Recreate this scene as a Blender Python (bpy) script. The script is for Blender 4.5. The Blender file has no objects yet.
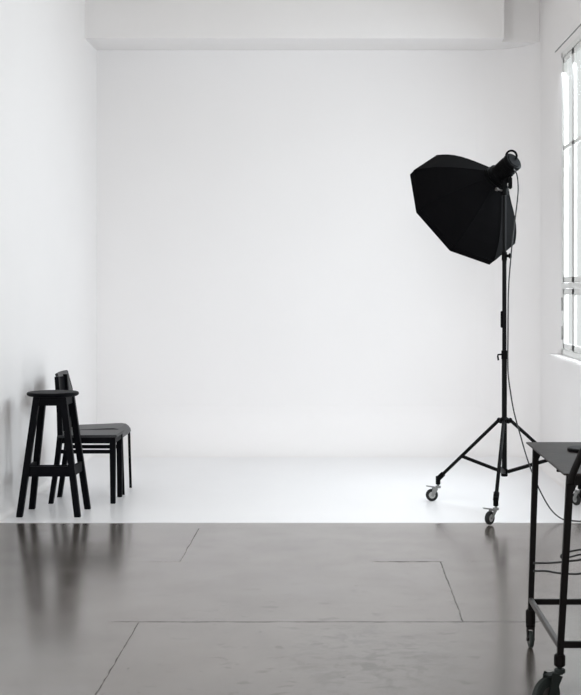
import bpy, bmesh, math, random
from mathutils import Vector, Matrix
random.seed(4)
C = bpy.context.scene.collection
SC = bpy.context.scene

# ------------------------------------------------------------------ camera
F = 1350.0                      # focal length in pixels of the 581x695 frame
cd = bpy.data.cameras.new('camera'); cam = bpy.data.objects.new('camera', cd); C.objects.link(cam)
cam.location = (0, 0, 1.45); cam.rotation_euler = (math.radians(90), 0, 0)
cd.sensor_fit = 'AUTO'; cd.sensor_width = 36; cd.lens = F / 695 * 36
cd.shift_x = -46.5 / 695; cd.shift_y = -60.5 / 695
cd.clip_start = 0.05; cd.clip_end = 100
SC.camera = cam

# ------------------------------------------------------------------ world, light, exposure
w = bpy.data.worlds.new('overcast_sky'); SC.world = w; w.use_nodes = True
bg = w.node_tree.nodes['Background']
bg.inputs[0].default_value = (0.97, 0.985, 1.0, 1); bg.inputs[1].default_value = 0.94

def area(name, loc, size, rot, power, col=(1, 1, 1), spread=180):
    l = bpy.data.lights.new(name, 'AREA'); l.shape = 'RECTANGLE'; l.size, l.size_y = size
    l.energy = power; l.color = col; l.spread = math.radians(spread)
    o = bpy.data.objects.new(name, l); C.objects.link(o); o.location = loc; o.rotation_euler = rot
    return o
R90 = math.radians(90)
# overcast daylight entering the nearer windows of the right wall; added fills at left and behind camera
COOL = (0.905, 0.945, 1)
area('window_and_side_fill', (2.25, 9.36, 2.45), (2.0, 2.0), (0, math.radians(50), 0), 165, (0.86, 0.925, 1))
area('window_and_side_fill', (2.05, 6.9, 2.3), (2.0, 2.0), (0, math.radians(65), math.radians(-35)), 66, COOL)
area('window_and_side_fill', (-2.75, 4.5, 2.1), (1.9, 2.0), (0, -math.radians(68), math.radians(40)), 118, (0.95, 0.965, 1), 120)  # added fill for the right wall, shining through an invented left window
area('rear_fill', (-0.3, -3.0, 2.0), (3.4, 3.4), (math.radians(82), 0, 0), 28, (1, 0.98, 0.95))  # added frontal fill at the open room end, not a real doorway
area('rear_fill', (-0.3, -3.0, 2.2), (3.4, 3.0), (math.radians(80.5), 0, 0), 14.5, (0.93, 0.95, 1), 32)  # added narrow fill that brightens the lower back wall
vs = SC.view_settings
vs.view_transform = 'Standard'; vs.look = 'None'; vs.gamma = 1; vs.use_curve_mapping = False
vs.exposure = -0.16

# ------------------------------------------------------------------ materials
def mat(name, col, rough=0.5, metal=0.0, spec=0.5, var=0.0, vscale=8.0, bump=0.0, bscale=60.0):
    m = bpy.data.materials.new(name); m.use_nodes = True
    nt = m.node_tree; b = nt.nodes['Principled BSDF']
    b.inputs['Roughness'].default_value = rough; b.inputs['Metallic'].default_value = metal
    b.inputs['Specular IOR Level'].default_value = spec
    b.inputs['Base Color'].default_value = (*col, 1)
    tc = nt.nodes.new('ShaderNodeTexCoord')
    if var:
        n = nt.nodes.new('ShaderNodeTexNoise'); n.inputs['Scale'].default_value = vscale; n.inputs['Detail'].default_value = 5
        nt.links.new(tc.outputs['Object'], n.inputs['Vector'])
        mx = nt.nodes.new('ShaderNodeMix'); mx.data_type = 'RGBA'
        mx.inputs[6].default_value = (*[c * (1 - var) for c in col], 1)
        mx.inputs[7].default_value = (*[min(1, c * (1 + var)) for c in col], 1)
        nt.links.new(n.outputs['Fac'], mx.inputs[0]); nt.links.new(mx.outputs[2], b.inputs['Base Color'])
    if bump:
        n2 = nt.nodes.new('ShaderNodeTexNoise'); n2.inputs['Scale'].default_value = bscale; n2.inputs['Detail'].default_value = 4
        nt.links.new(tc.outputs['Object'], n2.inputs['Vector'])
        bp = nt.nodes.new('ShaderNodeBump'); bp.inputs['Strength'].default_value = bump; bp.inputs['Distance'].default_value = 0.01
        nt.links.new(n2.outputs['Fac'], bp.inputs['Height']); nt.links.new(bp.outputs['Normal'], b.inputs['Normal'])
    return m

WHITE = mat('white_wall_paint', (0.855, 0.833, 0.825), 0.75, var=0.015, vscale=2.0, bump=0.05, bscale=25)
CEIL = mat('ceiling_paint', (0.64, 0.59, 0.54), 0.8, var=0.02, vscale=2)
WFLOOR = mat('white_floor_paint', (0.835, 0.825, 0.83), 0.3, var=0.015, vscale=3, bump=0.02, bscale=30)
FRAME = mat('window_frame_paint', (0.74, 0.74, 0.72), 0.45, var=0.05, vscale=20)
GAP = mat('shadow_gap', (0.24, 0.24, 0.235), 0.8)
BLACKWOOD = mat('black_stained_wood', (0.0018, 0.002, 0.0032), 0.5, spec=0.06, var=0.3, vscale=30, bump=0.05, bscale=80)
BLACKPAINT = mat('black_chair_paint', (0.010, 0.011, 0.013), 0.42, spec=0.45, var=0.2, vscale=20)
BLACKMETAL = mat('black_powder_coat', (0.0022, 0.0022, 0.0025), 0.5, spec=0.08, var=0.2, vscale=40)
PLASTIC = mat('black_plastic', (0.0018, 0.0018, 0.002), 0.5, spec=0.04, var=0.2, vscale=40)
FABRIC = mat('black_softbox_fabric', (0.0022, 0.0021, 0.0025), 0.9, spec=0.05, var=0.25, vscale=6, bump=0.1, bscale=14)
DIFFUSER = mat('white_diffuser_cloth', (0.8, 0.8, 0.8), 0.9)
ZINC = mat('zinc_plated_steel', (0.22, 0.22, 0.215), 0.4, metal=0.7, var=0.1, vscale=40)
RUBBER = mat('grey_rubber_tyre', (0.014, 0.014, 0.014), 0.7, spec=0.2, var=0.2, vscale=30)
HUBMAT = mat('caster_hub', (0.35, 0.35, 0.34), 0.45, metal=0.4)
RUSTY = mat('worn_dark_steel', (0.0055, 0.0042, 0.0038), 0.5, metal=0.0, spec=0.08, var=0.5, vscale=18, bump=0.1, bscale=60)
TABLETOP = mat('worn_brown_steel_top', (0.030, 0.023, 0.021), 0.55, metal=0.0, spec=0.10, var=0.45, vscale=9, bump=0.1, bscale=30)
BAREBAR = mat('scuffed_grey_steel', (0.06, 0.055, 0.052), 0.45, metal=0.3, var=0.3, vscale=25)
OLDWHEEL = mat('old_grey_rubber_wheel', (0.016, 0.020, 0.018), 0.6, spec=0.2, var=0.3, vscale=25)
CORD = mat('black_cable_rubber', (0.014, 0.014, 0.014), 0.5)

def glass_mat():
    m = bpy.data.materials.new('window_glass'); m.use_nodes = True; nt = m.node_tree
    for n in list(nt.nodes): nt.nodes.remove(n)
    out = nt.nodes.new('ShaderNodeOutputMaterial'); mx = nt.nodes.new('ShaderNodeMixShader')
    t = nt.nodes.new('ShaderNodeBsdfTransparent'); t.inputs[0].default_value = (0.97, 0.985, 0.975, 1)
    g = nt.nodes.new('ShaderNodeBsdfGlossy'); g.inputs['Roughness'].default_value = 0.03
    fr = nt.nodes.new('ShaderNodeValue'); fr.outputs[0].default_value = 0.06
    nt.links.new(fr.outputs[0], mx.inputs[0]); nt.links.new(t.outputs[0], mx.inputs[1]); nt.links.new(g.outputs[0], mx.inputs[2])
    nt.links.new(mx.outputs[0], out.inputs[0]); return m
GLASS = glass_mat()

def concrete():
    m = bpy.data.materials.new('sealed_concrete'); m.use_nodes = True; nt = m.node_tree; L = nt.links.new
    b = nt.nodes['Principled BSDF']; tc = nt.nodes.new('ShaderNodeTexCoord')
    def noise(scale, detail=6, vec=None, rough=0.6, dist=0.0):
        n = nt.nodes.new('ShaderNodeTexNoise'); n.inputs['Scale'].default_value = scale; n.inputs['Detail'].default_value = detail
        n.inputs['Roughness'].default_value = rough; n.inputs['Distortion'].default_value = dist
        L(vec or tc.outputs['Object'], n.inputs['Vector']); return n.outputs['Fac']
    def mth(op, a, c=None, clamp=False):
        n = nt.nodes.new('ShaderNodeMath'); n.operation = op; n.use_clamp = clamp
        for i, v in ((0, a), (1, c)):
            if v is None: continue
            if isinstance(v, (int, float)): n.inputs[i].default_value = v
            else: L(v, n.inputs[i])
        return n.outputs[0]
    def ramp(f, p0, p1, v0=0, v1=1):
        n = nt.nodes.new('ShaderNodeMapRange'); n.clamp = True
        n.inputs[1].default_value = p0; n.inputs[2].default_value = p1; n.inputs[3].default_value = v0; n.inputs[4].default_value = v1
        L(f, n.inputs[0]); return n.outputs[0]
    def mixc(f, a, c):
        n = nt.nodes.new('ShaderNodeMix'); n.data_type = 'RGBA'
        L(f, n.inputs[0])
        for i, v in ((6, a), (7, c)):
            if isinstance(v, tuple): n.inputs[i].default_value = (*v, 1)
            else: L(v, n.inputs[i])
        return n.outputs[2]
    sp = nt.nodes.new('ShaderNodeSeparateXYZ'); L(tc.outputs['Object'], sp.inputs[0])
    wob = mth('MULTIPLY', mth('SUBTRACT', noise(7, 4), 0.5), 0.02)
    X = mth('ADD', sp.outputs[0], wob); Y = mth('ADD', sp.outputs[1], wob)
    def seg(a, at, hw, t, t0, t1):
        d = mth('ABSOLUTE', mth('SUBTRACT', a, at))
        v = ramp(d, hw * 0.5, hw, 1, 0)
        return mth('MULTIPLY', v, mth('MULTIPLY', ramp(t, t0 - .02, t0 + .02), ramp(t, t1 - .02, t1 + .02, 1, 0)))
    # saw-cut joints between the slabs, partly filled
    J = [seg(Y, 5.845, 0.009, X, -0.98, 0.92), seg(X, -0.829, 0.0042, Y, 7.12, 8.1), seg(X, -0.857, 0.0042, Y, -3, 5.845),
         seg(X, 0.546, 0.0048, Y, 5.85, 7.13), seg(Y, 7.125, 0.016, X, 0.20, 0.55),
         mth('MULTIPLY', seg(Y, 7.125, 0.012, X, -1.3, -0.83), 0.12), mth('MULTIPLY', seg(Y, 7.125, 0.012, X, 0.55, 1.0), 0.12)]
    j = J[0]
    for q in J[1:]: j = mth('MAXIMUM', j, q)
    j = mth('MULTIPLY', j, ramp(noise(14, 3), 0.35, 0.6, 0.3, 0.85))
    mp = nt.nodes.new('ShaderNodeMapping'); mp.inputs['Scale'].default_value = (1.0, 0.55, 1); L(tc.outputs['Object'], mp.inputs[0])
    col = mixc(ramp(noise(1.3, 8), 0.3, 0.7), (0.050, 0.041, 0.034), (0.082, 0.069, 0.059))
    col = mixc(mth('MULTIPLY', ramp(noise(4.5, 7, mp.outputs[0], 0.7, 0.6), 0.52, 0.72), 0.35), col, (0.066, 0.062, 0.058))
    # darker scuffed patch in the foreground slab
    dx = mth('SUBTRACT', sp.outputs[0], 0.13); dy = mth('MULTIPLY', mth('SUBTRACT', sp.outputs[1], 5.25), 0.6)
    r2 = mth('ADD', mth('MULTIPLY', dx, dx), mth('MULTIPLY', dy, dy))
    patch = mth('MULTIPLY', ramp(r2, 0.02, 0.16, 1, 0), ramp(noise(11, 8, None, 0.7, 0.8), 0.47, 0.58))
    col = mixc(mth('MULTIPLY', patch, 0.55), col, (0.052, 0.05, 0.048))
    mott = mth('MULTIPLY', ramp(noise(3.2, 8, mp.outputs[0], 0.72, 0.5), 0.50, 0.70), 0.25)
    spots = ramp(noise(26, 2, None, 0.5), 0.70, 0.76)
    col = mixc(mth('MULTIPLY', spots, 0.6), col, (0.06, 0.055, 0.05))
    col = mixc(mth('MULTIPLY', j, 0.9), col, (0.02, 0.019, 0.018))
    L(col, b.inputs['Base Color'])
    L(mth('ADD', ramp(noise(3.0, 6), 0.3, 0.7, 0.18, 0.27), mth('MULTIPLY', j, 0.5)), b.inputs['Roughness'])
    m2 = nt.nodes.new('ShaderNodeMapping'); m2.inputs['Scale'].default_value = (5.0, 8.0, 1); L(tc.outputs['Object'], m2.inputs[0])
    dash = mth('MULTIPLY', ramp(noise(1.6, 4, m2.outputs[0], 0.6, 0.3), 0.60, 0.66), ramp(r2, 0.05, 0.9, 1.0, 0.35))
    marks = mth('MAXIMUM', mth('MAXIMUM', mth('MULTIPLY', patch, 0.7), mth('MULTIPLY', dash, 0.75)), mth('MAXIMUM', spots, mott))
    keep = mth('SUBTRACT', 1.0, mth('MULTIPLY', mth('MAXIMUM', j, mth('MULTIPLY', marks, 0.6)), 0.95))
    L(mth('MULTIPLY', keep, 0.5), b.inputs['Specular IOR Level'])
    b.inputs['IOR'].default_value = 2.2
    L(mth('MULTIPLY', keep, 0.42), b.inputs['Coat Weight']); b.inputs['Specular Tint'].default_value = (1, 0.955, 0.925, 1); b.inputs['Coat Tint'].default_value = (1, 0.98, 0.965, 1); b.inputs['Coat Roughness'].default_value = 0.16; b.inputs['Coat IOR'].default_value = 1.5
    bp = nt.nodes.new('ShaderNodeBump'); bp.inputs['Strength'].default_value = 0.06; bp.inputs['Distance'].default_value = 0.003
    L(mth('SUBTRACT', noise(18, 6), mth('MULTIPLY', j, 1.5)), bp.inputs['Height']); L(bp.outputs[0], b.inputs['Normal'])
    return m
CONCRETE = concrete()

# ------------------------------------------------------------------ mesh helpers (all coordinates are world metres)
class MB:
    def __init__(s): s.bm = bmesh.new()
    def _merge(s, b2):
        me = bpy.data.meshes.new('tmp'); b2.to_mesh(me); b2.free(); s.bm.from_mesh(me); bpy.data.meshes.remove(me)
    def box(s, lo, hi, bev=0.0):
        b = bmesh.new(); bmesh.ops.create_cube(b, size=1)
        lo, hi = Vector(lo), Vector(hi)
        for v in b.verts:
            v.co = Vector(((lo[i] + hi[i]) / 2 + v.co[i] * (hi[i] - lo[i]) for i in range(3)))
        if bev: bmesh.ops.bevel(b, geom=b.edges[:], offset=bev, segments=2, affect='EDGES')
        s._merge(b); return s
    def hexa(s, bot, top, bev=0.0):            # 4 bottom points, 4 top points, same winding
        b = bmesh.new()
        vb = [b.verts.new(p) for p in bot]; vt = [b.verts.new(p) for p in top]
        b.faces.new(vb[::-1]); b.faces.new(vt)
        for i in range(4): b.faces.new((vb[i], vb[(i + 1) % 4], vt[(i + 1) % 4], vt[i]))
        bmesh.ops.recalc_face_normals(b, faces=b.faces)
        if bev: bmesh.ops.bevel(b, geom=b.edges[:], offset=bev, segments=2, affect='EDGES')
        s._merge(b); return s
    def beam(s, p0, p1, wx, wy, wx1=None, wy1=None, up=None, bev=0.002):
        p0, p1 = Vector(p0), Vector(p1); d = (p1 - p0).normalized()
        ref = Vector(up) if up else (Vector((0, 1, 0)) if abs(d.y) < 0.9 else Vector((0, 0, 1)))
        a = ref.cross(d).normalized(); c = d.cross(a).normalized()
        wx1 = wx1 or wx; wy1 = wy1 or wy
        q = lambda p, x, y: [p + a * (sx * x / 2) + c * (sy * y / 2) for sx, sy in ((-1, -1), (1, -1), (1, 1), (-1, 1))]
        return s.hexa(q(p0, wx, wy), q(p1, wx1, wy1), bev)
    def tube(s, pts, r, seg=12, caps=True):
        pts = [Vector(p) for p in pts]; n = len(pts)
        rs = r if isinstance(r, (list, tuple)) else [r] * n
        b = bmesh.new(); rings = []; prev = None
        for i, p in enumerate(pts):
            d = ((pts[min(i + 1, n - 1)] - p).normalized() + (p - pts[max(i - 1, 0)]).normalized())
            d = d.normalized() if d.length > 1e-6 else Vector((0, 0, 1))
            if prev is None:
                ref = Vector((0, 0, 1)) if abs(d.z) < 0.9 else Vector((1, 0, 0))
                a = ref.cross(d).normalized()
            else: a = (prev - d * prev.dot(d)).normalized()
            prev = a; c = d.cross(a)
            rings.append([b.verts.new(p + (a * math.cos(t) + c * math.sin(t)) * rs[i]) for t in [2 * math.pi * k / seg for k in range(seg)]])
        for i in range(n - 1):
            for k in range(seg):
                f = b.faces.new((rings[i][k], rings[i][(k + 1) % seg], rings[i + 1][(k + 1) % seg], rings[i + 1][k])); f.smooth = True
        if caps:
            b.faces.new(rings[0][::-1]); b.faces.new(rings[-1])
        s._merge(b); return s
    def cyl(s, p0, p1, r, seg=20, bev=0.0):
        p0, p1 = Vector(p0), Vector(p1)
        if bev:
            d = (p1 - p0).normalized()
            return s.lathe(p0, d, [(0, 0.0001), (0, r - bev), (bev, r), ((p1 - p0).length - bev, r), ((p1 - p0).length, r - bev), ((p1 - p0).length, 0.0001)], seg)
        return s.tube([p0, p1], r, seg)
    def lathe(s, o, axis, prof, seg=24, smooth=False, closed=False):     # prof: (distance along axis, radius)
        o = Vector(o); d = Vector(axis).normalized()
        ref = Vector((0, 0, 1)) if abs(d.z) < 0.9 else Vector((1, 0, 0))
        a = ref.cross(d).normalized(); c = d.cross(a)
        b = bmesh.new(); rings = []
        for t, r in prof:
            rings.append([b.verts.new(o + d * t + (a * math.cos(x) + c * math.sin(x)) * r) for x in [2 * math.pi * k / seg for k in range(seg)]])
        m = len(rings)
        for i in range(m if closed else m - 1):
            for k in range(seg):
                f = b.faces.new((rings[i][k], rings[i][(k + 1) % seg], rings[(i + 1) % m][(k + 1) % seg], rings[(i + 1) % m][k])); f.smooth = smooth
        bmesh.ops.remove_doubles(b, verts=b.verts, dist=0.0003)
        bmesh.ops.recalc_face_normals(b, faces=b.faces)
        s._merge(b); return s
    def torus(s, o, axis, R, r, seg=28, rs=10):
        return s.lathe(o, axis, [(r * math.sin(2 * math.pi * k / rs), R + r * math.cos(2 * math.pi * k / rs)) for k in range(rs)], seg, True, True)
    def grid(s, rows, smooth=True, closed=False):
        b = bmesh.new(); V = [[b.verts.new(p) for p in r] for r in rows]
        for i in range(len(V) - 1):
            n = len(V[i])
            for k in range(n if closed else n - 1):
                f = b.faces.new((V[i][k], V[i][(k + 1) % n], V[i + 1][(k + 1) % n], V[i + 1][k])); f.smooth = smooth
        s._merge(b); return s
    def build(s, name, m, parent=None, base=None):
        me = bpy.data.meshes.new(name); o = bpy.data.objects.new(name, me)
        org = Vector(base) if base is not None else Vector((0, 0, 0))
        if parent is not None:
            r = parent
            while r.parent: r = r.parent
            org = r.location.copy()
        for v in s.bm.verts: v.co -= org
        s.bm.normal_update(); s.bm.to_mesh(me); s.bm.free()
        if parent is not None: o.parent = parent
        else: o.location = org
        C.objects.link(o); me.materials.append(m)
        return o

def thing(name, label, cat, loc, group=None):
    o = bpy.data.objects.new(name, None); o.empty_display_size = 0.1; C.objects.link(o); o.location = loc
    return tag(o, label, cat, group)
def tag(o, label, cat, group=None):
    o['label'] = label; o['category'] = cat
    if group: o['group'] = group
    return o
def struct(o): o['kind'] = 'structure'; return o
def px(x, y, Y): return Vector(((x - 337) * Y / F, Y, 1.45 - (y - 287) * Y / F))
def spline(pts, n=8):
    pts = [Vector(p) for p in pts]; out = []
    P = [pts[0] * 2 - pts[1]] + pts + [pts[-1] * 2 - pts[-2]]
    for i in range(1, len(P) - 2):
        for k in range(n):
            t = k / n; a, b, c, d = P[i - 1], P[i], P[i + 1], P[i + 2]
            out.append(0.5 * ((2 * b) + (c - a) * t + (2 * a - 5 * b + 4 * c - d) * t * t + (3 * b - 3 * c + d - a) * t ** 3))
    out.append(pts[-1]); return out

# ------------------------------------------------------------------ the setting
XL, XR, YB, YE, YF, H = -2.108, 1.72, 11.86, 8.295, -3.2, 4.25
T = 0.2; TR = 0.05
struct(MB().box((XL - T, YF, -0.2), (XR + T, YB + T, 0.0)).build('floor', CONCRETE))
struct(MB().box((XL + 0.001, YE, 0.0), (XR - 0.001, YB - 0.001, 0.003)).build('floor_painted', WFLOOR))
LW = (3.9, 5.9)  # opening cut for the added left fill, out of view
struct(MB().box((XL - T, YF, 0), (XL, LW[0], H)).box((XL - T, LW[1], 0), (XL, YB + T, H)).box((XL - T, LW[0], 0), (XL, LW[1], 0.93)).box((XL - T, LW[0], 3.24), (XL, LW[1], H)).build('wall_left', WHITE))
struct(MB().box((XL, YB, 0), (XR + T, YB + T, H)).build('wall_back', WHITE))
struct(MB().box((XL - T, YF, H), (XR + T, YB + T, H + 0.2)).build('ceiling', CEIL))
# right wall with its window openings
WIN = [(8.40, 10.32), (5.85, 7.95), (3.15, 5.25), (0.45, 2.55)]
ZS, ZH = 0.933, 3.24
m = MB(); ys = [YF]
for a, b in reversed(WIN): ys += [a, b]
ys.append(YB)
for i in range(0, len(ys), 2): m.box((XR, ys[i], 0), (XR + TR, ys[i + 1], H))
for a, b in WIN:
    m.box((XR, a, 0), (XR + TR, b, ZS)); m.box((XR, a, ZH), (XR + TR, b, H))
struct(m.build('wall_right', WHITE))
# cove: small sweep floor-to-wall along the back, rounded back right corner, up to the ledge under the beam
RC, rc, ZC = 0.50, 0.10, 3.53
path = [(XL + 0.001, YB, (0, -1))] + [(XR - RC + RC * math.sin(t), YB - RC + RC * math.cos(t), (-math.sin(t), -math.cos(t))) for t in [R90 * k / 14 for k in range(15)]] + [(XR, 8.30, (-1, 0))]
rows = []; RAD = [0.40] + [0.40 - 0.30 * k / 14 for k in range(15)] + [0.10]
for (x, y, n), rr in zip(path, RAD):
    row = []
    for k in range(13):
        t = R90 * k / 12; off = rr - rr * math.sin(t); z = 0.0032 + rr - rr * math.cos(t)
        row.append((x + n[0] * (off + .001), y + n[1] * (off + .001), z))
    rows.append(row)
struct(MB().grid(rows).build('trim_cove', WHITE))
rl_ = .04
struct(MB().grid([[(XL + .001 + rl_ - rl_ * math.sin(t), y, .0032 + rl_ - rl_ * math.cos(t)) for t in [R90 * k / 10 for k in range(11)]] for y in (8.30, YB - .002)]).build('trim_cove_left', WHITE))
rows = [[(x + n[0] * .001, y + n[1] * .001, rc), (x + n[0] * .001, y + n[1] * .001, ZC)] for x, y, n in path[1:-1]]
cor = MB().grid(rows)
b = cor.bm; vs_ = [b.verts.new((x + n[0] * .001, y + n[1] * .001, ZC)) for x, y, n in path[1:-1]] + [b.verts.new((XR, YB, ZC))]
b.faces.new(vs_)
struct(cor.build('trim_corner', WHITE))
struct(MB().box((1.36, 11.47, ZC + .001), (XR + .02, YB + .1, H + .1), 0.003).build('trim_corner_box', WHITE))
# beam over the back wall and lintel over the windows
struct(MB().box((XL - .1, 11.29, 3.53), (1.40, YB + .1, H + .1), 0.004).build('trim_beam', WHITE))
struct(MB().box((1.712, YF, 3.30), (XR + .02, 10.62, H + .05), 0.002).build('trim_lintel', WHITE))
struct(MB().box((1.714, YF, 3.296), (1.73, 10.62, 3.301)).build('trim_gap_line', GAP))  # grey strip coloured as the shadow gap below the lintel

def window(i, ya, yb, leaves, detail=True):
    t = bpy.data.objects.new('window_%d' % i, None); C.objects.link(t); t.location = (XR, (ya + yb) / 2, ZS); struct(t)
    x0, x1 = XR - 0.004, XR + 0.030
    f = MB(); fw = 0.045
    f.box((x0, ya, ZS), (x1, ya + fw, ZH), .003).box((x0, yb - fw, ZS), (x1, yb, ZH), .003)
    f.box((x0, ya, ZS), (x1, yb, ZS + fw), .003).box((x0, ya, ZH - fw), (x1, yb, ZH), .003)
    f.box((x0 - .004, ya, 1.44), (x1, yb, 1.48), .004)
    fr = f.build('window_frame', FRAME, t)
    wl = (yb - ya) / leaves
    for k in range(leaves):
        y0, y1 = yb - (k + 1) * wl + .006, yb - k * wl - .006
        if k == 0: y1 -= fw
        if k == leaves - 1: y0 += fw
        for za, zb, mid in ((1.484, ZH - fw - .004, 2.505), (ZS + fw + .004, 1.436, None)):
            s = MB(); sw = 0.042; xa, xb = x0 + .004, x0 + .024
            s.box((xa, y0, za), (xb, y0 + sw, zb), .003).box((xa, y1 - sw, za), (xb, y1, zb), .003)
            s.box((xa, y0, za), (xb, y1, za + sw), .003).box((xa, y0, zb - sw), (xb, y1, zb), .003)
            if mid: s.box((xa, y0, mid - .015), (xb, y1, mid + .015), .002)
            so = s.build('window_sash', FRAME, t)
            MB().box((x0 + .012, y0 + sw - .004, za + sw - .004), (x0 + .015, y1 - sw + .004, zb - sw + .004)).build('pane', GLASS, so)
        if k < leaves - 1:
            yg = yb - (k + 1) * wl
            MB().box((x0 + .004, yg - .0055, ZS + fw), (x0 + .010, yg + .0055, ZH - fw)).build('window_gap', GAP, t)
    if detail:
        MB().box((x0 - .012, yb - .20, 2.35), (x0 + .003, yb - .10, 2.44), .004).build('window_catch', FRAME, t)
        for z in (1.10, 1.32): MB().cyl((x0 - .004, yb - fw - .002, z - .05), (x0 - .004, yb - fw - .002, z + .05), .006, 10).build('window_hinge', HUBMAT, t)
    MB().box((XR - 0.085, ya - .1, ZS - .045), (XR + .001, yb + .20, ZS), .008).build('window_sill', WHITE, t)
for i, (a, b_) in enumerate(WIN): window(i + 1, a, b_, 4, i == 0)

t5 = bpy.data.objects.new('window_5', None); C.objects.link(t5); t5.location = (XL, 4.9, ZS); struct(t5)  # unseen window, added to frame the opening of the left fill lamp
f = MB(); xa, xb = XL - .10, XL - .05
for y in (LW[0], (LW[0] + LW[1]) / 2 - .025, LW[1] - .05): f.box((xa, y, ZS), (xb, y + .05, ZH), .003)
for z in (ZS, 1.44, 2.49, ZH - .05): f.box((xa, LW[0], z), (xb, LW[1], z + .05), .003)
f.build('window_frame', FRAME, t5)
MB().box((xa + .02, LW[0] + .02, ZS + .02), (xa + .024, LW[1] - .02, ZH - .02)).build('pane', GLASS, t5)
MB().box((XL - .05, LW[0], ZS - .04), (XL + .06, LW[1], ZS + .002), .006).build('window_sill', WHITE, t5)

# ------------------------------------------------------------------ bar stool
base = (-1.812, 8.63, 0.003)
st = thing('bar_stool', 'tall black wooden bar stool with splayed legs, standing in front of the two chairs', 'stool', base)
MB().lathe((-1.816, 8.63, 0.755), (0, 0, 1), [(0, .0001), (0, .152), (.004, .159), (.011, .164), (.018, .164), (.024, .159), (.026, .153), (.026, .0001)], 48).build('seat', BLACKWOOD, st)
LEG = {}
for key, foot, top in (('fl', (-1.998, 8.495), (-1.895, 8.525)), ('fr', (-1.632, 8.495), (-1.728, 8.525)),
                       ('rl', (-1.988, 8.80), (-1.900, 8.735)), ('rr', (-1.625, 8.80), (-1.722, 8.735))):
    p0, p1 = Vector((*foot, 0.003)), Vector((*top, 0.757)); LEG[key] = (p0, p1)
    a = 0.040 / 2; q = lambda p, z, a: [(p.x - a, p.y - a, z), (p.x + a, p.y - a, z), (p.x + a, p.y + a, z), (p.x - a, p.y + a, z)]
    MB().hexa(q(p0, .003, .019), q(p1, .757, .0205), .002).build('leg', BLACKWOOD, st)
def on(k, z): p0, p1 = LEG[k]; return p0.lerp(p1, (z - p0.z) / (p1.z - p0.z))
for a, b_ in (('fl', 'fr'), ('rl', 'rr'), ('fl', 'rl'), ('fr', 'rr')):
    zc, hc_ = (.268, .05) if a + b_ == 'rlrr' else (.288, .064)
    MB().beam(on(a, zc), on(b_, zc), .022, hc_, up=(0, 0, 1)).build('stretcher', BLACKWOOD, st)
    MB().beam(on(a, .728), on(b_, .728), .022, .054, up=(0, 0, 1)).build('apron', BLACKWOOD, st)

# ------------------------------------------------------------------ wooden chair (nearer of the two)
ch = thing('dining_chair', 'black wooden chair with straight back and side stretchers, right behind the bar stool', 'chair', (-1.69, 9.16, 0.003), 'chairs behind the stool')
yn, yf_ = 9.025, 9.305
for y in (yn, yf_):
    f = MB()
    prof = [(-1.912, .003), (-1.868, .30), (-1.850, .46), (-1.853, .60), (-1.872, .85)]
    for (xa, za), (xb, zb) in zip(prof[:-1], prof[1:]):
        wa = .017 if za > .1 else .015; wb = .017 if zb < .7 else .013
        f.hexa([(xa - wa, y - .018, za), (xa + wa, y - .018, za), (xa + wa, y + .018, za), (xa - wa, y + .018, za)],
               [(xb - wb, y - .018, zb), (xb + wb, y - .018, zb), (xb + wb, y + .018, zb), (xb - wb, y + .018, zb)])
    f.build('rear_leg', BLACKWOOD, ch)
    MB().hexa([(-1.513, y - .015, .003), (-1.481, y - .015, .003), (-1.481, y + .015, .003), (-1.513, y + .015, .003)],
              [(-1.519, y - .019, .445), (-1.479, y - .019, .445), (-1.479, y + .019, .445), (-1.519, y + .019, .445)], .002).build('front_leg', BLACKWOOD, ch)
    MB().box((-1.865, y - .009, .337), (-1.505, y + .009, .362), .003).build('stretcher', BLACKWOOD, ch)
    MB().box((-1.85, y - .010, .405), (-1.50, y + .010, .447), .002).build('apron', BLACKWOOD, ch)
MB().box((-1.505, yn, .405), (-1.485, yf_, .447), .002).build('apron', BLACKWOOD, ch)
MB().box((-1.86, yn, .405), (-1.84, yf_, .447), .002).build('apron', BLACKWOOD, ch)
MB().hexa([(-1.868, 8.995, .443), (-1.462, 8.985, .447), (-1.462, 9.345, .447), (-1.868, 9.335, .443)],
          [(-1.868, 8.995, .461), (-1.462, 8.985, .465), (-1.462, 9.345, .465), (-1.868, 9.335, .461)], .006).build('seat', BLACKPAINT, ch)
rows = []
for k in range(9):
    t = k / 8; y = yn + .01 + (yf_ - yn - .02) * t; bow = -.02 * math.sin(math.pi * t)
    rows.append([(-1.860 + bow, y, .70), (-1.874 + bow, y, .838), (-1.890 + bow, y, .838), (-1.876 + bow, y, .70)])
bk = MB().grid(rows, False, True); bb = bk.bm; bb.verts.ensure_lookup_table()
bb.faces.new([bb.verts[i] for i in range(4)]); bb.faces.new([bb.verts[i] for i in range(35, 31, -1)])
bk.build('backrest', BLACKWOOD, ch)

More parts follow.
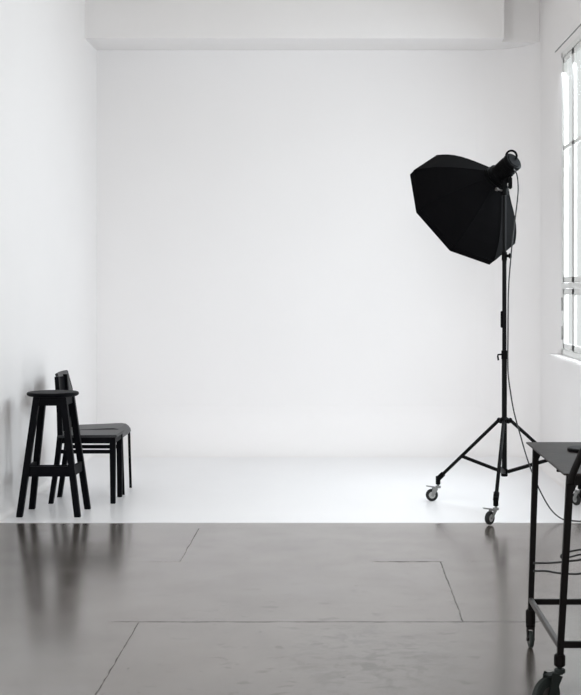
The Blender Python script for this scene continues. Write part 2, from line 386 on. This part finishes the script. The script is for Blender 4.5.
# ------------------------------------------------------------------ tubular chair (farther of the two)
c2 = thing('tube_chair', 'black chair with thin bent tube legs and rounded seat front, behind the wooden chair', 'chair', (-1.72, 9.58, 0.003), 'chairs behind the stool')
yn2, yf2 = 9.405, 9.735
for y in (yn2, yf2):
    MB().tube(spline([(-1.488, y, .003), (-1.494, y, .20), (-1.500, y, .40)], 4) +
              [(-1.500 - .06 * (1 - math.cos(t)), y, .40 + .052 * math.sin(t)) for t in [R90 * k / 8 for k in range(1, 9)]] +
              [(-1.75, y, .443), (-1.87, y, .438)], .0095, 10).build('front_leg', BLACKMETAL, c2)
    MB().tube(spline([(-1.986, y, .003), (-1.955, y, .238), (-1.915, y, .44), (-1.908, y, .60), (-1.918, y, .72), (-1.956, y, .845)], 6), .0095, 10).build('rear_leg', BLACKMETAL, c2)
rows = []
prof = [(-1.885, .449), (-1.80, .452), (-1.70, .456), (-1.60, .461), (-1.555, .462), (-1.525, .457), (-1.505, .443), (-1.492, .424), (-1.488, .405)]
top = [(x, z + .006) for x, z in prof]; bot = [(x - (.012 if i > 5 else 0), z - .010) for i, (x, z) in enumerate(prof)]
loop = top + bot[::-1]
rows = [[(x, y, z) for x, z in loop] for y in (9.39, 9.50, 9.64, 9.75)]
se = MB().grid(rows, False, True); bb = se.bm; bb.verts.ensure_lookup_table(); n = len(loop)
bb.faces.new([bb.verts[i] for i in range(n)]); bb.faces.new([bb.verts[i] for i in range(4 * n - 1, 3 * n - 1, -1)])
bmesh.ops.recalc_face_normals(bb, faces=bb.faces)
se.build('seat', BLACKPAINT, c2)
rows = []
for k in range(9):
    t = k / 8; y = 9.395 + .35 * t; bow = -.012 * math.sin(math.pi * t)
    rows.append([(-1.902 + bow, y, .66), (-1.908 + bow, y, .72), (-1.942 + bow, y, .845), (-1.950 + bow, y, .852), (-1.960 + bow, y, .845), (-1.922 + bow, y, .72), (-1.914 + bow, y, .66)])
bk = MB().grid(rows, False, True); bb = bk.bm; bb.verts.ensure_lookup_table()
bb.faces.new([bb.verts[i] for i in range(7)]); bb.faces.new([bb.verts[i] for i in range(62, 55, -1)])
bmesh.ops.recalc_face_normals(bb, faces=bb.faces)
bk.build('backrest', BLACKPAINT, c2)

# ------------------------------------------------------------------ light stand on casters
CX, CY = 1.086, 8.76
ls = thing('light_stand', 'tall black light stand with three spread legs on locking casters', 'light stand', (CX, CY, 0.003))
def pole(z0, z1, r, seg=18): return MB().cyl((CX, CY, z0), (CX, CY, z1), r, seg, .002)
pole(.225, 1.02, .0165).build('pole', BLACKMETAL, ls)
pole(.99, 1.66, .0140).build('pole', BLACKMETAL, ls)
pole(1.63, 2.044, .0115).build('pole', BLACKMETAL, ls)
for z, r in ((1.01, .0195), (1.65, .0175)):
    c = pole(z - .028, z + .028, r).build('collar', PLASTIC, ls)
pt = MB().tube([(CX - .015, CY - .004, 1.012), (CX - .042, CY - .01, 1.012), (CX - .044, CY - .01, 1.0), (CX - .040, CY - .01, .975)], .006, 8); pt.build('knob', PLASTIC, ls)
MB().cyl((CX + .012, CY - .004, 1.652), (CX + .036, CY - .01, 1.652), .010, 12, .002).cyl((CX + .028, CY - .008, 1.652), (CX + .046, CY - .012, 1.652), .017, 12, .003).build('knob', PLASTIC, ls)
MB().box((CX - .024, CY - .012, 1.185), (CX - .010, CY + .012, 1.295), .004).build('cable_clip', PLASTIC, ls)
MB().lathe((CX, CY, .575), (0, 0, 1), [(0, .018), (0, .030), (.004, .034), (.020, .034), (.024, .028), (.030, .018)], 20).build('leg_collar', PLASTIC, ls)
MB().lathe((CX, CY, .222), (0, 0, 1), [(0, .0001), (0, .019), (.003, .022), (.045, .022), (.048, .017)], 20).build('strut_collar', PLASTIC, ls)
def caster(parent, stem, trail, yaw, base_z, R, wd, body, tyre, hub, brake=True):
    """stem: top point of the stem; trail: horizontal offset of the wheel centre; yaw: rolling direction"""
    stem = Vector(stem); wc = Vector((stem.x + trail[0], stem.y + trail[1], base_z + R))
    ax = Vector((-math.sin(yaw), math.cos(yaw), 0)); fw = Vector((math.cos(yaw), math.sin(yaw), 0))
    top = wc.z + R + .010
    f = MB(); f.cyl((stem.x, stem.y, top), (stem.x, stem.y, stem.z), .008, 12)
    f.cyl((stem.x, stem.y, top - .004), (stem.x, stem.y, top + .010), .019, 16, .002)
    mid = Vector(((stem.x + wc.x) / 2, (stem.y + wc.y) / 2, top))
    f.beam(Vector((stem.x, stem.y, top - .003)) - fw * .0, Vector((wc.x, wc.y, top - .003)), wd + .012, .006, up=(0, 0, 1))
    for sgn in (-1, 1):
        o_ = ax * (sgn * (wd / 2 + .005))
        a = Vector((stem.x, stem.y, top - .002)).lerp(Vector((wc.x, wc.y, top - .002)), .45) + o_
        f.beam(a, wc + o_ - Vector((0, 0, .008)), .004, R * .95, .004, R * .45, up=fw)
    f.cyl(wc - ax * (wd / 2 + .009), wc + ax * (wd / 2 + .009), .006, 10)
    c = f.build('caster', body, parent)
    w_ = MB().lathe(wc - ax * wd / 2, ax, [(0, R * .55), (0, R * .9), (wd * .2, R), (wd * .8, R), (wd, R * .9), (wd, R * .55)], 32, False, True)
    w_.build('wheel', tyre, c)
    MB().lathe(wc - ax * wd * .45, ax, [(0, .0001), (0, R * .57), (wd * .9, R * .57), (wd * .9, .0001)], 24).build('hub', hub, c)
    if brake:
        d = Vector((trail[0], trail[1], 0)); d = d.normalized() if d.length > 1e-4 else fw
        p = Vector((stem.x, stem.y, top)) + d * .02
        MB().beam(p + Vector((0, 0, .002)), p + d * (R + .02) + Vector((0, 0, .010)), wd + .006, .006, up=(0, 0, 1)).build('brake_pedal', body, c)
    return c
RL = .55; dl = math.radians(12.5)
for ang, trail, yaw in ((math.radians(-90) - dl, (-.038, -.008), math.radians(230)), (math.radians(150) - dl, (-.042, .0), math.radians(185)), (math.radians(30) - dl, (-.02, .03), math.radians(120))):
    d = Vector((math.cos(ang), math.sin(ang), 0)); o = Vector((CX, CY, 0))
    A = o + d * .036 + Vector((0, 0, .590)); B = o + d * (RL - .012) + Vector((0, 0, .160))
    lg = MB().tube([A, B], .0115, 12).build('leg', BLACKMETAL, ls)
    dr = (B - A).normalized()
    sk = MB().tube([B - dr * .05, B - dr * .045, B + dr * .012, B + dr * .018], [.014, .018, .018, .013], 12)
    sk.cyl(B + Vector((0, 0, -.045)) + d * .008, B + Vector((0, 0, .012)) + d * .008, .016, 12, .003); sk.build('leg_socket', PLASTIC, lg)
    cp = MB().cyl(o + d * .018 + Vector((0, 0, .578)), o + d * .052 + Vector((0, 0, .585)), .017, 10, .003); cp.build('leg_hinge', PLASTIC, lg)
    M_ = A.lerp(B, .62)
    MB().beam(o + d * .02 + Vector((0, 0, .250)), M_, .021, .024).build('strut', BLACKMETAL, ls)
    stem = B + d * .008; stem.z = .125
    caster(ls, stem, trail, yaw, .003, .041, .024, ZINC, RUBBER, HUBMAT)

# ------------------------------------------------------------------ octagonal softbox and flash head
cS = Vector((.858, 9.06, 1.985))
u = Vector((-.1745, .155, .3624)); v = Vector((-.3154, -.293, -.0268)); R_ = .431
nrm = Vector((.548, -.641, .538)).normalized()
u = (u - nrm * u.dot(nrm)).normalized(); v = nrm.cross(u) * (1 if nrm.cross(u).dot(v) > 0 else -1)
def ring(t, r, k=8, off=0): return [cS + nrm * t + (u * math.cos(2 * math.pi * (i + off) / k) + v * math.sin(2 * math.pi * (i + off) / k)) * r for i in range(k)]
sb = thing('octagonal_softbox', 'large black octagonal softbox tilted down to the left, seen from behind', 'softbox', cS)
prof = [(-.045, R_), (0, R_)] + [(.33 * t, R_ + (.085 - R_) * t + .045 * math.sin(math.pi * t) * (1 - .3 * t)) for t in [k / 8 for k in range(1, 9)]]
sh = MB().grid([ring(t, r) for t, r in prof], False, True)
bm_ = sh.bm
sh_o = sh.build('shell', FABRIC, sb); md = sh_o.modifiers.new('thickness', 'SOLIDIFY'); md.thickness = .004; md.offset = 0
for k in range(8):
    pts = [cS + nrm * t + (u * math.cos(2 * math.pi * k / 8) + v * math.sin(2 * math.pi * k / 8)) * (r + .001) for t, r in prof[1:]]
    MB().tube(pts, .0035, 6).build('rib', FABRIC, sb)
rimpts = ring(0, R_ + .001); rm = MB()
for k in range(8): rm.tube([rimpts[k], rimpts[(k + 1) % 8]], .004, 6)
rm.build('rim_binding', FABRIC, sb)
df = MB(); f_ = df.bm.faces.new([df.bm.verts.new(p) for p in ring(-.012, R_ - .003)]); df.build('diffuser', DIFFUSER, sb)
MB().lathe(cS + nrm * .318, nrm, [(0, .070), (0, .084), (.004, .087), (.022, .087), (.026, .083), (.026, .070)], 32, False, True).build('speed_ring', PLASTIC, sb)

sf = cS + nrm * .346
fh = thing('flash_head', 'black cylindrical studio flash head mounted on the softbox, atop the stand', 'studio flash', sf)
MB().lathe(sf, nrm, [(0, .0001), (0, .074), (.004, .077), (.026, .077), (.030, .066), (.04, .062), (.148, .062), (.152, .064), (.170, .064), (.177, .057), (.177, .0001)], 36).build('body', PLASTIC, fh)
g = MB()
for k in range(6): g.torus(sf + nrm * (.060 + .012 * k), nrm, .0625, .002, 32, 6)
g.build('cooling_fins', PLASTIC, fh)
upv = (Vector((0, 0, 1)) - nrm * nrm.z).normalized(); sdv = nrm.cross(upv).normalized()
MB().lathe(sf + nrm * .1775, nrm, [(0, .0001), (0, .050), (.004, .046), (.004, .0001)], 28).build('rear_panel', mat('flash_rear_panel', (.0025, .0025, .003), .6, spec=.03), fh)
# carrying loop at the back of the head
hc = sf + nrm * .175 + upv * .030
pts = []
for k in range(17):
    t = math.radians(-35 + 250 * k / 16); pts.append(hc + (Vector((1, 0, 0)) * math.cos(t) + Vector((0, 0, 1)) * math.sin(t)) * .034 + Vector((-.004, 0, .008)))
MB().tube(pts, .0075, 10).build('handle', PLASTIC, fh)
# tilting bracket down to the stand spigot
br = MB(); b0 = sf + nrm * .085 - upv * .058
br.beam(b0 + nrm * .03, b0 - nrm * .03, .03, .018)
br.tube([b0, Vector((CX + .004, CY - .004, 2.135))], .014, 12)
br.cyl((CX, CY, 2.045), (CX, CY, 2.145), .020, 16, .003); br.build('bracket', PLASTIC, fh)
MB().cyl((CX - .02, CY, 2.125), (CX + .035, CY - .012, 2.135), .009, 10).box((CX + .024, CY - .03, 2.085), (CX + .048, CY + .006, 2.165), .006).build('tilt_handle', PLASTIC, fh)
MB().cyl((CX - .018, CY - .01, 2.075), (CX - .050, CY - .03, 2.082), .007, 10).cyl((CX - .045, CY - .027, 2.08), (CX - .060, CY - .034, 2.084), .013, 12, .002).build('clamp_knob', BAREBAR, fh)

# ------------------------------------------------------------------ power cord of the flash
cp = [px(513.5, 169, 8.66), px(517, 175, 8.66), px(518.2, 190, 8.66), px(516, 212, 8.70), px(513, 235, 8.73), px(510.5, 262, 8.735), px(508.5, 290, 8.735), px(508, 330, 8.735), px(508, 370, 8.735),
      px(510.5, 392, 8.72), px(514, 412, 8.70), px(520, 434, 8.66), px(527, 458, 8.60), px(536, 482, 8.52), px(546, 502, 8.43), px(554, 513, 8.39)]
tail = [(1.398, 8.355, .012), (1.44, 8.34, .0075), (1.50, 8.31, .0075), (1.60, 8.28, .0075), (1.68, 8.22, .006)]
co = MB().tube(spline(cp + [Vector(p) for p in tail], 6), .0045, 8).build('power_cord', CORD, base=(1.68, 8.22, 0))
tag(co, 'thin black power cord hanging from the flash head down to the floor', 'cord')

# ------------------------------------------------------------------ steel work trolley
tx1 = 1.44
tr = thing('work_trolley', 'worn dark steel trolley table on casters at the right edge', 'trolley', (1.1, 5.0, 0))
ZT = .8185
tp = MB()
tp.hexa([(.766, 4.565, ZT - .006), (tx1, 4.565, ZT - .006), (tx1, 5.50, ZT - .006), (.769, 5.50, ZT - .006)],
        [(.766, 4.565, ZT), (tx1, 4.565, ZT), (tx1, 5.50, ZT), (.769, 5.50, ZT)], .002).build('tabletop', TABLETOP, tr)
leg_ends = {}
for key, top, bot in (('rl', (.804, 5.455), (.782, 5.455)), ('fl', (.790, 4.575), (.757, 4.590)), ('rr', (1.40, 5.455), (1.43, 5.455)), ('fr', (1.41, 4.575), (1.44, 4.590))):
    p0 = Vector((*bot, .135 if key[0] == 'r' else .172)); p1 = Vector((*top, ZT - .006)); leg_ends[key] = (p0, p1)
    MB().beam(p0, p1, .021, .021, .0245, .0245).build('leg', RUSTY, tr)
def lp(k, z): a, b_ = leg_ends[k]; return a.lerp(b_, (z - a.z) / (b_.z - a.z))
for a, b_, za, zb, mt in (('rl', 'rr', .178, .178, RUSTY), ('fl', 'fr', .235, .235, RUSTY), ('rl', 'fl', .185, .225, BAREBAR), ('rr', 'fr', .185, .225, RUSTY)):
    MB().beam(lp(a, za), lp(b_, zb), .016, .022, up=(0, 0, 1)).build('lower_rail', mt, tr)
for a, b_ in (('rl', 'rr'), ('fl', 'fr'), ('rl', 'fl'), ('rr', 'fr')):
    MB().beam(lp(a, ZT - .012), lp(b_, ZT - .012), .012, .011, up=(0, 0, 1)).build('top_rail', RUSTY, tr)
# corner gussets under the top
for k, sx, sy in (('fl', 1, 1), ('rl', 1, -1)):
    p = lp(k, ZT - .012)
    g = MB(); pr = [(0, 0)] + [(.075 - .075 * math.sin(t) * .999, -.075 + .075 * math.cos(t)) for t in [R90 * q / 6 for q in range(7)]]
    vv = [[g.bm.verts.new((p.x + sx * x, p.y + dy, p.z + z)) for x, z in [(0, 0), (.075, 0), (.045, -.012), (.022, -.030), (.012, -.050), (0, -.080)]] for dy in (-.004, .004)]
    g.bm.faces.new(vv[0]); g.bm.faces.new(vv[1][::-1])
    for i in range(6): g.bm.faces.new((vv[0][i], vv[0][(i + 1) % 6], vv[1][(i + 1) % 6], vv[1][i]))
    bmesh.ops.recalc_face_normals(g.bm, faces=g.bm.faces); g.build('gusset', RUSTY, tr)
MB().cyl((.785, 4.745, ZT - .012), (.772, 4.745, ZT - .012), .007, 10, .001).build('bolt', RUSTY, tr)
for key, trail, yaw, R, wd in (('rl', (-.004, -.03), math.radians(95), .034, .015), ('fl', (-.052, -.034), math.radians(222), .066, .026), ('rr', (.0, .02), math.radians(85), .034, .015), ('fr', (.03, .02), math.radians(30), .066, .026)):
    p = leg_ends[key][0]
    lo_ = p.z - .012 if key[0] == 'f' else p.z - .050
    sk = MB().cyl((p.x, p.y, lo_), (p.x, p.y, p.z + (.03 if key[0] == 'f' else .012)), .0195, 14, .005).build('caster_socket', RUSTY, tr)
    caster(tr, (p.x, p.y, p.z + .01), trail, yaw, 0, R, wd, OLDWHEEL if key[0] == 'f' else RUSTY, OLDWHEEL, BAREBAR, False)

# things on and around the trolley
pd = MB().lathe((.968, 5.20, ZT), (0, 0, 1), [(0, .0001), (0, .075), (.003, .080), (.010, .080), (.013, .074), (.013, .0001)], 32)
tag(pd.build('round_tray', PLASTIC, base=(.968, 5.20, ZT)), 'flat black disc lying on the trolley top at the photo edge', 'tray')
def tcable(name, pts, r, label): return tag(MB().tube(spline(pts, 8), r, 8).build(name, CORD, base=pts[0]), label, 'cable', 'cables strung behind the trolley legs')
yr = 5.46
tcable('cable', [px(533.5, 563, yr - .02), px(548, 563, yr), px(562, 562, yr), px(575, 560.5, yr), px(600, 559, yr), (1.43, yr - .02, .34)], .0042, 'upper dark cable strung level across the rear trolley legs')
tcable('cable', [px(533.5, 571, yr - .022), px(546, 571, yr), px(558, 573, yr), px(575, 574, yr), px(600, 573, yr), (1.43, yr - .022, .29)], .0042, 'lower dark cable strung across the rear trolley legs, sagging a little')
lo = [(1.43, yr - .025, .40), px(600, 547, yr), px(581, 549.5, yr), px(568, 552, yr), px(561.5, 555, yr), px(562, 558, yr), px(570, 557, yr), px(581, 554.5, yr), px(600, 553, yr), (1.43, yr - .025, .37)]
tcable('cable', lo, .0038, 'dark cable doubled back in a loop, above the two level cables')
hy = 4.553
hp = [(.789, hy, .785), (.791, hy, .803), (.797, hy, .824), (.811, hy, .856), (.832, hy, .900), (.865, hy, .930), (.91, hy, .940), (1.10, hy, .942), (1.29, hy, .940), (1.335, hy, .930), (1.368, hy, .900), (1.39, hy, .862), (1.403, hy, .826), (1.409, hy, .800), (1.41, hy, .76)]
MB().tube(spline(hp, 5), .0125, 12).build('push_handle', RUSTY, tr)
hk = MB().tube(spline([(.835, 4.575, ZT - .026), (.838, 4.56, ZT - .045), (.826, 4.556, ZT - .058), (.822, 4.556, ZT - .072), (.834, 4.558, ZT - .084), (.848, 4.56, ZT - .078)], 6), .006, 8).build('cable_hook', RUSTY, tr)
